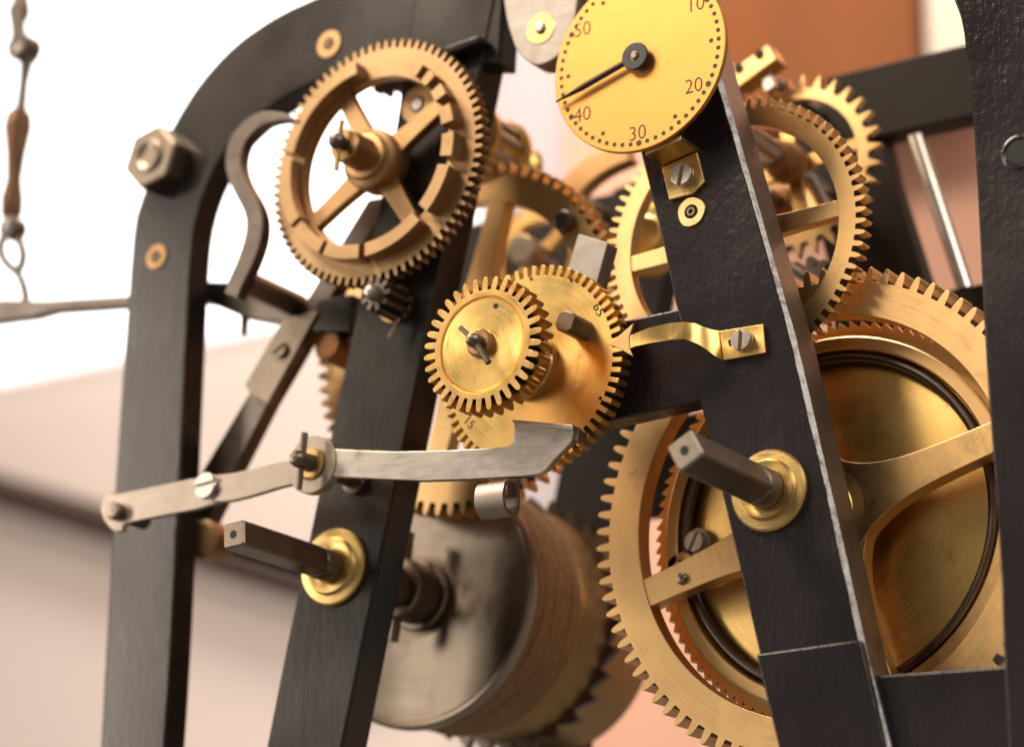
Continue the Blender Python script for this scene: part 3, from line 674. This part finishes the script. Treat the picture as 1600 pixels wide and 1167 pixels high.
# ---- count wheel
KC = (-0.2123, 0.1730)
ct = wheel('count_wheel', 'brass count wheel with a raised notched ring and four spokes in front of the arch', KC, -0.018)
b = B(); gear(b, 80, 0.0808, 0.0752, 0.0560, 0, 0.0085, 'round', 0.0); part('toothed_rim', b, 'brass_aged', ct, bevel=0.0004)
segs = [(98, 166), (170, 212), (215, 240), (243, 268), (272, 310), (316, 343), (348, 362), (8, 19), (25, 33), (39, 45), (50, 56)]
for a0, a1 in segs:
    b = B(); n = max(3, int((a1-a0)/3)); b.ring(arc((0, 0), 0.0665, a0, a1, n), arc((0, 0), 0.0575, a0, a1, n), -0.0105, 0.0005, closed=False); part('ring_segment', b, 'brass_aged', ct, bevel=0.0005)
for k, a in enumerate((30, 118, 213, 302)):
    b = B(); b.prism(spoke_poly(rad(a), 0.012, 0.0570, 0.0120, 0.0105, 0.003, 0.01), 0.0006+0.0002*k, 0.0082); part('spoke', b, 'brass_brown', ct, bevel=0.0006)
b = B(); b.lathe([(0.004, -0.032), (0.0098, -0.032), (0.0105, -0.031), (0.0110, -0.0125), (0.0145, -0.012), (0.0155, -0.011), (0.0155, -0.0085), (0.0165, -0.008), (0.0190, -0.0065), (0.0195, -0.005), (0.0195, 0.010), (0.004, 0.010)], 48); part('hub', b, 'brass_brown', ct)
b = B(); b.lathe([(0, -0.0445), (0.0028, -0.0438), (0.0048, -0.0415), (0.0054, -0.0385), (0.0048, -0.0358), (0.0042, -0.0335), (0.0042, 0.022), (0, 0.022)], 28); part('arbor_end', b, 'steel_dark', ct)
b = B(); b.tube([(0.0022, -0.0372, 0.0135), (0.0, -0.0372, 0), (-0.001, -0.0372, -0.0185)], 0.0018, 10); part('cotter_pin', b, 'brass_plain', ct)

# ---- dark gear glimpsed through the count wheel
FC = P(612, 96, 0.045)
fg = thing('dark_gear', 'dark scalloped steel gear glimpsed through the count wheel spokes', 'gear wheel', (FC[0], 0.045, FC[1]))
b = B(); gear(b, 14, 0.0235, 0.0185, 0.004, 0, 0.008, 'round'); part('toothed_disc', b, 'steel_dark', fg, bevel=0.0005)
b = B(); b.lathe([(0, -0.030), (0.0045, -0.030), (0.0045, 0.02), (0, 0.02)], 20); part('arbor', b, 'steel_dark', fg)

# ================================================================== dial
dl = thing('dial', 'round brass minute dial with engraved numerals standing off the slanted bar', 'dial', (DA[0], -0.025, DA[1]))
b = B(); b.lathe([(0, 0), (0.0568, 0), (0.0574, 0.0005), (0.0574, 0.0026), (0.0568, 0.0030), (0, 0.0030)], 128); part('dial_plate', b, 'brass_dial', dl)
dotme = None
def dot(r, a, rr):
    b = B(); b.lathe([(0, -0.00012), (rr, -0.00012), (rr, 0.0004)], 14, (r*cos(a), r*sin(a))); part('minute_dot', b, 'engraving', dl)
for i in range(60):
    a = rad(90-6*i)
    dot(0.0528, a, 0.00185 if i % 10 == 0 else 0.00140)
    if i % 10 == 5: dot(0.0480, a, 0.0014)
for s, q_ in (('10', (1087, 8)), ('20', (1084, 135)), ('30', (996, 209)), ('40', (910, 180)), ('50', (910, 47))):
    text_part(s, 0.0128, off([P(*q_, -0.025)], DA)[0], 0, 0.0, 'engraving', dl, weight=-0.00012, depth=0.00015, fx=0.95)
text_part('60', 0.0110, (0, 0.0455), 0, 0.0, 'engraving', dl, weight=-0.00028, depth=0.00015, fx=0.95)
# bracket
br = [P(1034, 262, -0.003), P(1089, 238, -0.003), P(1101, 285, -0.003), P(1083, 303, -0.003), P(1046, 313, -0.003)]
b = B(); b.prism(off(br, DA), 0.0215, 0.0245); part('bracket_foot', b, 'brass_plain', dl, bevel=0.0005)
f0, f1 = off([P(1034, 262, -0.003)], DA)[0], off([P(1089, 238, -0.003)], DA)[0]
b = B(); nrm = 0.0022
v = [(f0[0], 0.0030, f0[1]+0.001), (f1[0], 0.0030, f1[1]+0.001), (f1[0], 0.0245, f1[1]+0.0005), (f0[0], 0.0245, f0[1]+0.0005)]
v += [(x, y, z+0.0028) for x, y, z in v]
b.add(v, [(0, 1, 2, 3), (4, 7, 6, 5), (0, 4, 5, 1), (1, 5, 6, 2), (2, 6, 7, 3), (3, 7, 4, 0)]); part('bracket_arm', b, 'brass_plain', dl, bevel=0.0004)
screw(dl, off([P(1067, 274, -0.006)], DA)[0], 0.0215, 0.0068, 0.0052, rad(78))

hd = thing('dial_hand', 'slim black steel hand pointing between 40 and 50 on the brass dial', 'clock hand', (DA[0], -0.0300, DA[1]))
ang = atan2(P(868, 156, -0.031)[1]-DA[1], P(868, 156, -0.031)[0]-DA[0])
b = B(); n = 36; ro, ri = 0.0086, 0.0031
b.ring([(ro*cos(2*pi*k/n), ro*sin(2*pi*k/n)) for k in range(n)], [(ri*cos(2*pi*k/n), ri*sin(2*pi*k/n)) for k in range(n)], 0.0, 0.0018); part('eye', b, 'hand_black', hd, bevel=0.0006)
b = B(); tip = 0.0565
ps = [(0.0070, 0.0022), (0.018, 0.0023), (0.038, 0.0024), (0.049, 0.0013), (tip, 0.0001)]
# ridged blade
v = []; f = []
for r, h in ps:
    for o_, y in ((h, 0.0016), (0, 0.0002), (-h, 0.0016), (0, 0.0026)): v.append((r*cos(ang)-o_*sin(ang), y, r*sin(ang)+o_*cos(ang)))
for i in range(len(ps)-1):
    for k in range(4): f.append((4*i+k, 4*i+(k+1) % 4, 4*i+4+(k+1) % 4, 4*i+4+k))
f += [(0, 1, 2, 3), (4*len(ps)-4, 4*len(ps)-1, 4*len(ps)-2, 4*len(ps)-3)]
b.add(v, f); part('blade', b, 'hand_black', hd)
b = B(); b.lathe([(0, -0.0010), (0.0016, -0.0010), (0.0022, -0.0004), (0.0029, -0.0002), (0.0030, 0.009), (0, 0.009)], 24); part('pin', b, 'steel_brown', hd)

# ================================================================== arrow pointer
SP = P(1158, 530, -0.004)
ap = thing('arrow_pointer', 'bent brass arrow pointer screwed to the right slanted bar', 'pointer', (SP[0], -0.001, SP[1]))
b = B(); b.prism(off([P(*q_, -0.004) for q_ in ((1124, 517), (1192, 506), (1196, 551), (1130, 563))], SP), -0.003, 0.0005); part('foot', b, 'brass_bright', ap, bevel=0.0004)
# strip: top edge / bottom edge pairs with the plane they lie in
pairs = [((1125, 517), (1130, 563), -0.0035), ((1112, 515), (1117, 556), -0.0065), ((1100, 511), (1104, 546), -0.0115), ((1086, 505), (1090, 537), -0.0170), ((1068, 503), (1071, 530), -0.0215), ((1045, 505), (1046, 531), -0.0245), ((1015, 512), (1016, 536), -0.0262), ((992, 521), (992, 541), -0.0270), ((984, 524), (984, 544), -0.0272)]
v = []; f = []
for a_, c_, y in pairs:
    p, q_ = P(*a_, y), P(*c_, y)
    v += [(p[0]-SP[0], y+0.001, p[1]-SP[1]), (q_[0]-SP[0], y+0.001, q_[1]-SP[1]), (q_[0]-SP[0], y+0.0026, q_[1]-SP[1]), (p[0]-SP[0], y+0.0026, p[1]-SP[1])]
for i in range(len(pairs)-1):
    for k in range(4): f.append((4*i+k, 4*i+(k+1) % 4, 4*i+4+(k+1) % 4, 4*i+4+k))
f += [(0, 1, 2, 3), tuple(4*len(pairs)-4+k for k in (0, 3, 2, 1))]
b = B(); b.add(v, f); part('strip', b, 'brass_bright', ap, smooth=50)
b = B(); b.prism(off([P(*q_, -0.0272) for q_ in ((951, 538), (968, 524), (990, 505), (983, 526), (983, 543), (989, 557), (970, 546))], SP), -0.0264, -0.0246); part('arrow_head', b, 'brass_satin', ap, bevel=0.0003)
screw(ap, off([P(1158, 531, -0.008)], SP)[0], -0.003, 0.0062, 0.0052, rad(85))
b = B(); b.prism(off([P(*q_, -0.0045) for q_ in ((1137, 532), (1150, 525), (1150, 538), (1139, 540))], SP), -0.0034, -0.0028); part('slot', b, 'hole_dark', ap)

# ================================================================== upper steel arm beside the dial
UA = P(845, 45, -0.004)
ua = thing('steel_hanger', 'pale steel hanger with a rounded end and brass bushing beside the dial', 'hanger', (UA[0], -0.004, UA[1]))
w_ = 0.0225
pts = [P(783, -140, -0.004), P(787, 0, -0.004), P(800, 60, -0.004), P(812, 85, -0.004), P(832, 100, -0.004), P(852, 99, -0.004), P(876, 82, -0.004), P(893, 45, -0.004), P(902, 0, -0.004), P(910, -140, -0.004)]
b = B(); b.prism(off(smoothline(pts, 3), UA), 0, 0.016); part('arm_plate', b, 'steel_pale', ua, bevel=0.0008)
b = B(); b.lathe([(0.0040, -0.0006), (0.0098, -0.0006), (0.0102, 0.0), (0.0102, 0.002)], 40); part('bushing', b, 'brass_plain', ua)
b = B(); b.lathe([(0, -0.0003), (0.0046, -0.0003), (0.0046, 0.001)], 24); part('bushing_hole', b, 'hole_dark', ua)
b = B(); b.lathe([(0, -0.0022), (0.0018, -0.0026), (0.0032, -0.0022), (0.0036, -0.001), (0.0036, 0.001)], 24); part('pivot', b, 'steel', ua)

# ================================================================== steel plate behind the stamped disc
SB = P(915, 395, 0.003)
b = B(); b.prism(off([P(*q_, -0.002) for q_ in ((903, 365), (950, 379), (925, 470), (876, 455))], SB), -0.002, 0.010)
o = single('steel_lifting_plate', b, 'steel_pale', 'grey steel plate end standing up behind the stamped brass disc', 'plate', bevel=0.0008); o.location = (SB[0], 0, SB[1])

# ================================================================== trip lever
YL = -0.046
HB = P(488, 725, YL)
tl = thing('trip_lever', 'long pale steel lever with a ring hub crossing both iron bars', 'lever', (HB[0], YL, HB[1]))
def lv(pts, y): return off([P(*q_, y) for q_ in pts], HB)
top = [(505, 700), (560, 703), (620, 705), (700, 703), (760, 700), (795, 697), (802, 690), (803, 660)]
bot = [(893, 690), (880, 704), (866, 718), (854, 733), (842, 741), (815, 744), (740, 748), (660, 751), (590, 748), (540, 745), (515, 743), (506, 748)]
b = B(); b.prism(lv(top+[(898, 668)]+bot, YL), 0, 0.0045); part('long_arm', b, 'steel_bright', tl, bevel=0.0006)
# folded beak on top of it
e0, e1 = lv([(801, 659)], YL)[0], lv([(898, 667)], YL)[0]
b = B(); b.prism(off([P(*q_, YL-0.003) for q_ in ((800, 656), (896, 664), (896, 672), (804, 664))], HB), -0.004, 0.006); part('beak', b, 'steel_bright', tl, bevel=0.0005)
b = B(); b.prism(lv([(898, 668), (907, 672), (905, 690), (893, 690)], YL+0.004), 0.002, 0.012); part('beak_side', b, 'steel', tl, bevel=0.0005)
n = 48; b = B(); ro, ri = 0.0178, 0.0095
b.ring([(ro*cos(2*pi*k/n), ro*sin(2*pi*k/n)) for k in range(n)], [(ri*cos(2*pi*k/n), ri*sin(2*pi*k/n)) for k in range(n)], -0.0006, 0.0062); part('ring_hub', b, 'steel_aged', tl, bevel=0.0006)
b = B(); b.lathe([(0.0055, -0.0030), (0.0085, -0.0030), (0.0096, -0.0020), (0.0096, 0.008), (0.0055, 0.008)], 40); part('collar', b, 'brass_plain', tl)
b = B(); b.lathe([(0, -0.0190), (0.0030, -0.0185), (0.0046, -0.0165), (0.0052, -0.0140), (0.0056, 0.040), (0.0085, 0.0405), (0.0085, 0.050), (0, 0.050)], 32); part('stud', b, 'steel_brown', tl)
b = B(); b.tube([(0.0012, -0.0100, 0.0165), (0, -0.0100, 0), (-0.0015, -0.0100, -0.0175)], [0.0022, 0.0020, 0.0018], 12); part('cotter_pin', b, 'steel_brown', tl)
# short curved arm and link on the left
ca_t = [(332, 742), (360, 739), (400, 730), (440, 720), (478, 717)]; ca_b = [(480, 752), (440, 760), (400, 772), (360, 782), (334, 783)]
b = B(); b.prism(lv(smoothline(ca_t, 3)+smoothline(ca_b, 3), YL+0.001), 0.0012, 0.0056); part('curved_arm', b, 'steel_aged', tl, bevel=0.0006)
lk = [(162, 812), (157, 795), (161, 778), (175, 768), (192, 770), (340, 743), (344, 784), (205, 815), (192, 828), (176, 828)]
b = B(); b.prism(lv(smoothline(lk+[lk[0]], 3)[:-1], YL+0.006), 0.0058, 0.0098); part('link', b, 'steel_aged', tl, bevel=0.0006)
screw(tl, lv([(319, 758)], YL-0.002)[0], 0.0012, 0.0080, 0.0036, rad(5), 'steel_bright')
pc = lv([(176, 797)], YL)[0]
b = B(); b.lathe([(0, -0.0015), (0.0045, -0.0012), (0.0058, 0.0005), (0.0058, 0.030), (0, 0.030)], 28, pc); part('pivot_pin', b, 'steel_brown', tl)
b = B(); b.tube([(pc[0]+0.010, 0.010, pc[1]+0.010), (pc[0]+0.012, 0.03, pc[1]+0.010)], 0.0035, 10); part('link_stud', b, 'steel', tl)

# curled spring clip under the lever
SC_ = P(785, 745, YL+0.010)
cp = thing('spring_clip', 'curled steel spring clip hanging under the long lever', 'clip', (SC_[0], YL+0.010, SC_[1]))
prof = [(0.004, 0.004), (0.004, -0.008), (0.0045, -0.014), (0.004, -0.019), (0.0005, -0.0228), (-0.005, -0.0232), (-0.0095, -0.0205), (-0.0115, -0.015), (-0.0105, -0.009), (-0.0085, -0.006)]
prof = smoothline(prof, 3); th = 0.0011
v = []; f = []
for i, (y, z) in enumerate(prof):
    a_, c_ = prof[max(i-1, 0)], prof[min(i+1, len(prof)-1)]
    d = hypot(c_[0]-a_[0], c_[1]-a_[1]); ny, nz = (c_[1]-a_[1])/d*th, -(c_[0]-a_[0])/d*th
    xs0, xs1 = -0.0105, 0.0085
    v += [(xs0, y-ny, z-nz), (xs1, y-ny, z-nz), (xs1, y+ny, z+nz), (xs0, y+ny, z+nz)]
for i in range(len(prof)-1):
    for k in range(4): f.append((4*i+k, 4*i+(k+1) % 4, 4*i+4+(k+1) % 4, 4*i+4+k))
f += [(0, 1, 2, 3), tuple(4*len(prof)-4+k for k in (0, 3, 2, 1))]
b = B(); b.add(v, f); part('curl', b, 'steel_aged', cp, smooth=40)
b = B(); b.box(-0.008, 0.006, -0.0035, 0.0025, -0.012, -0.003); part('tab', b, 'steel_aged', cp, bevel=0.0005)

# ================================================================== strike lever and hook on the left
YS = 0.022
SO = P(330, 820, YS)
sl = thing('strike_lever', 'dark brown steel strike lever with curved hook between the iron leg and bar', 'lever', (SO[0], YS, SO[1]))
def sv(pts, y): return off([P(*q_, y) for q_ in pts], SO)
b = B(); b.prism(sv([(575, 312), (614, 305), (497, 495), (420, 627), (365, 735), (328, 808), (318, 840), (290, 838), (270, 812), (317, 734), (390, 613)], YS+.006), 0.006, 0.018); part('long_strip', b, 'steel_dark', sl, bevel=0.0008)
b = B(); b.prism(sv([(443, 496), (497, 486), (418, 630), (391, 615), (382, 602)], YS), 0.0, 0.0058); part('splice_plate', b, 'steel_brown', sl, bevel=0.0006)
screw(sl, sv([(436, 546)], YS-0.002)[0], 0.0, 0.0055, 0.003, rad(30), 'steel_brown')
b = B(); b.prism(sv([(250, 425), (316, 435), (386, 438), (467, 472), (510, 480), (490, 520), (443, 500), (368, 490), (316, 468), (250, 460)], YS), 0.0065, 0.0175); part('cross_arm', b, 'steel_dark', sl, bevel=0.001)
b = B(); b.prism(sv([(-60, 470), (0, 464), (40, 466), (60, 466), (195, 458), (270, 452), (270, 472), (195, 473), (70, 482), (40, 491), (0, 496), (-60, 505)], YS), 0.0055, 0.0165); part('pull_arm', b, 'steel_dark', sl, bevel=0.001)
# S shaped hook
hk = smoothline([(466, 190), (452, 184), (435, 182), (412, 184), (390, 196), (372, 218), (364, 245), (366, 270), (376, 295), (390, 320), (397, 345), (394, 375), (382, 410), (368, 440), (360, 462)], 3)
ww_ = [3, 5, 9, 14, 16, 17, 17, 17, 17, 18, 18, 18, 17, 16, 15]
wid = []
for i in range(len(hk)):
    k = min(i/3, len(ww_)-1); a_ = int(k); wid.append(ww_[a_]+(ww_[min(a_+1, len(ww_)-1)]-ww_[a_])*(k-a_))
lo, ro_ = [], []
for i, p in enumerate(hk):
    a_, c_ = hk[max(i-1, 0)], hk[min(i+1, len(hk)-1)]; d = hypot(c_[0]-a_[0], c_[1]-a_[1]); nx, ny = -(c_[1]-a_[1])/d, (c_[0]-a_[0])/d
    lo.append((p[0]+nx*wid[i]*0.72, p[1]+ny*wid[i]*0.72)); ro_.append((p[0]-nx*wid[i]*0.72, p[1]-ny*wid[i]*0.72))
YH = -0.030
b = B(); b.ring(sv(lo, YH), sv(ro_, YH), YH-YS, YH-YS+0.009, closed=False); part('hook', b, 'steel_dark', sl, bevel=0.0008, label='S curved steel hook reaching over the count wheel ring')
pc = sv([(372, 436)], YH)[0]; b = B(); b.lathe([(0, YH-YS+0.007), (0.008, YH-YS+0.007), (0.008, 0.010), (0, 0.010)], 24, pc); part('hook_stud', b, 'steel_brown', sl)
b = B(); b.tube([P3(368, 490, YS)-Vector((SO[0], YS, SO[1]))+Vector((0, 0.01, 0.004)), P3(366, 516, YS)-Vector((SO[0], YS, SO[1]))+Vector((0, 0.01, 0))], [0.003, 0.002], 8); part('hanging_pin', b, 'steel_dark', sl)
pc = sv([(318, 842)], YS)[0]
b = B(); b.lathe([(0, -0.004), (0.010, -0.004), (0.013, -0.001), (0.013, 0.012), (0.009, 0.014), (0.009, 0.022), (0, 0.022)], 32, pc); part('collar', b, 'brass_brown', sl)
b = B(); b.lathe([(0, 0.01), (0.0062, 0.01), (0.0062, 0.235), (0, 0.235)], 24, pc); part('arbor', b, 'steel_dark', sl)

# ================================================================== hanging chain
YC = 0.034
CH = P(38, 465, YC)
hc = thing('hanging_chain', 'dark hanging chain with riveted links hooked to the pull arm', 'chain', (CH[0], YC, CH[1]))
def cv(px, py, dy=0.0): p = P(px, py, YC+dy); return Vector((p[0]-CH[0], dy, p[1]-CH[1]))
def link_plate(px0, py0, px1, py1, r0, r1, w, y0, y1, name='link', mat='steel_dark'):
    a_, c_ = cv(px0, py0), cv(px1, py1); d = Vector((c_.x-a_.x, 0, c_.z-a_.z)); L_ = d.length; d /= L_; n_ = Vector((-d.z, 0, d.x))
    prof = [(0, r0)]
    pts = []
    A0 = [(-cos(rad(t))*r0, sin(rad(t))*r0) for t in range(0, 91, 15)]
    mid = [(L_*0.3, w), (L_*0.5, w*0.9), (L_*0.7, w)]
    A1 = [(L_+sin(rad(t))*r1, cos(rad(t))*r1) for t in range(0, 91, 15)]
    up = A0+mid+A1; lo_ = [(u, -h) for u, h in up[::-1]]
    pts = [(a_.x+d.x*u+n_.x*h, a_.z+d.z*u+n_.z*h) for u, h in up+lo_[1:-1]]
    b = B(); b.prism(pts, y0, y1); return part(name, b, mat, hc, bevel=0.0006)
link_plate(34, -60, 36, 25, 0.0075, 0.0075, 0.0065, -0.004, 0.0)
link_plate(36, 20, 40, 78, 0.0070, 0.0105, 0.0060, -0.0085, -0.0042)
b = B(); c_ = cv(40, 78); b.lathe([(0, -0.010), (0.009, -0.010), (0.0105, -0.008), (0.0105, 0.006), (0, 0.006)], 24, (c_.x, c_.z)); part('knuckle', b, 'steel_dark', hc)
b = B(); c_ = cv(45, 86); b.lathe([(0, -0.0135), (0.003, -0.013), (0.0045, -0.011), (0.0045, -0.008)], 20, (c_.x, c_.z)); part('rivet', b, 'steel', hc)
b = B(); b.tube([cv(43, 90), cv(37, 130), cv(32, 178)], [0.0052, 0.0034, 0.004], 12); part('rod', b, 'steel_dark', hc)
b = B(); b.tube([cv(32, 168), cv(30, 180), cv(28, 200), cv(25, 240), cv(22, 280), cv(19, 310), cv(18, 335), cv(20, 345)], [0.004, 0.0090, 0.0100, 0.0070, 0.0054, 0.0080, 0.0078, 0.004], 18, flat=0.7); part('drop_link', b, 'rust_dark', hc, label='brown tapered drop link')
b = B(); c_ = cv(20, 358); b.lathe([(0, -0.007), (0.0072, -0.007), (0.0085, -0.005), (0.0085, 0.006), (0, 0.006)], 24, (c_.x, c_.z)); part('knuckle', b, 'steel_dark', hc)
b = B(); c_ = cv(23, 354); b.lathe([(0, -0.010), (0.003, -0.0095), (0.0042, -0.008), (0.0042, -0.006)], 20, (c_.x, c_.z)); part('rivet', b, 'steel', hc)
lp_ = smoothline([tuple(cv(*q_)) for q_ in ((8, 366), (1, 385), (4, 402), (14, 415), (27, 424), (35, 410), (36, 394), (30, 375), (25, 366))], 3)
b = B(); b.tube(lp_, 0.0029, 10); part('ring', b, 'steel_dark', hc)
b = B(); b.tube(smoothline([tuple(cv(*q_)) for q_ in ((25, 422), (32, 434), (37, 448), (40, 462), (40, 474))], 3), 0.0029, 10); part('hook', b, 'steel_dark', hc)

# ================================================================== pieces that belong to a part hang under that part
NEST = {'cotter_pin': ('arbor_end', 'stud', 'pinion_end'), 'sleeve_pin': ('sleeve',), 'minute_dot': ('dial_plate',), 'numeral': ('dial_plate', 'toothed_disc'),
        'dot_hole': ('toothed_disc', 'face_disc'), 'bolt_end': ('hex_nut',), 'disc_hole': ('end_disc',), 'centre_hole': ('square_shank',), 'rivet': ('spoke', 'knuckle'), 'screw_hole': ('block',),
        'pinion_end': ('pinion',), 'bushing_hole': ('bushing',), 'hole': ('hole_lip',)}
base = lambda o: o.name.split('.')[0]
for o in list(COL.objects):
    par = o.parent
    if par is None or base(o) not in NEST or par.parent is not None or o.location.length > 1e-9: continue
    for want in NEST[base(o)]:
        host = [c for c in par.children if base(c) == want and c.location.length < 1e-9]
        if host:
            o.parent = host[0]; break
# each pivot and its hole go under the bushing they sit in
for o in list(fr.children):
    if base(o) in ('pivot', 'pivot_hole'):
        cen = lambda q: sum((Vector(v.co) for v in q.data.vertices), Vector())/len(q.data.vertices)
        o.parent = min([c for c in fr.children if base(c) == 'bushing'], key=lambda c: (cen(c)-cen(o)).length)
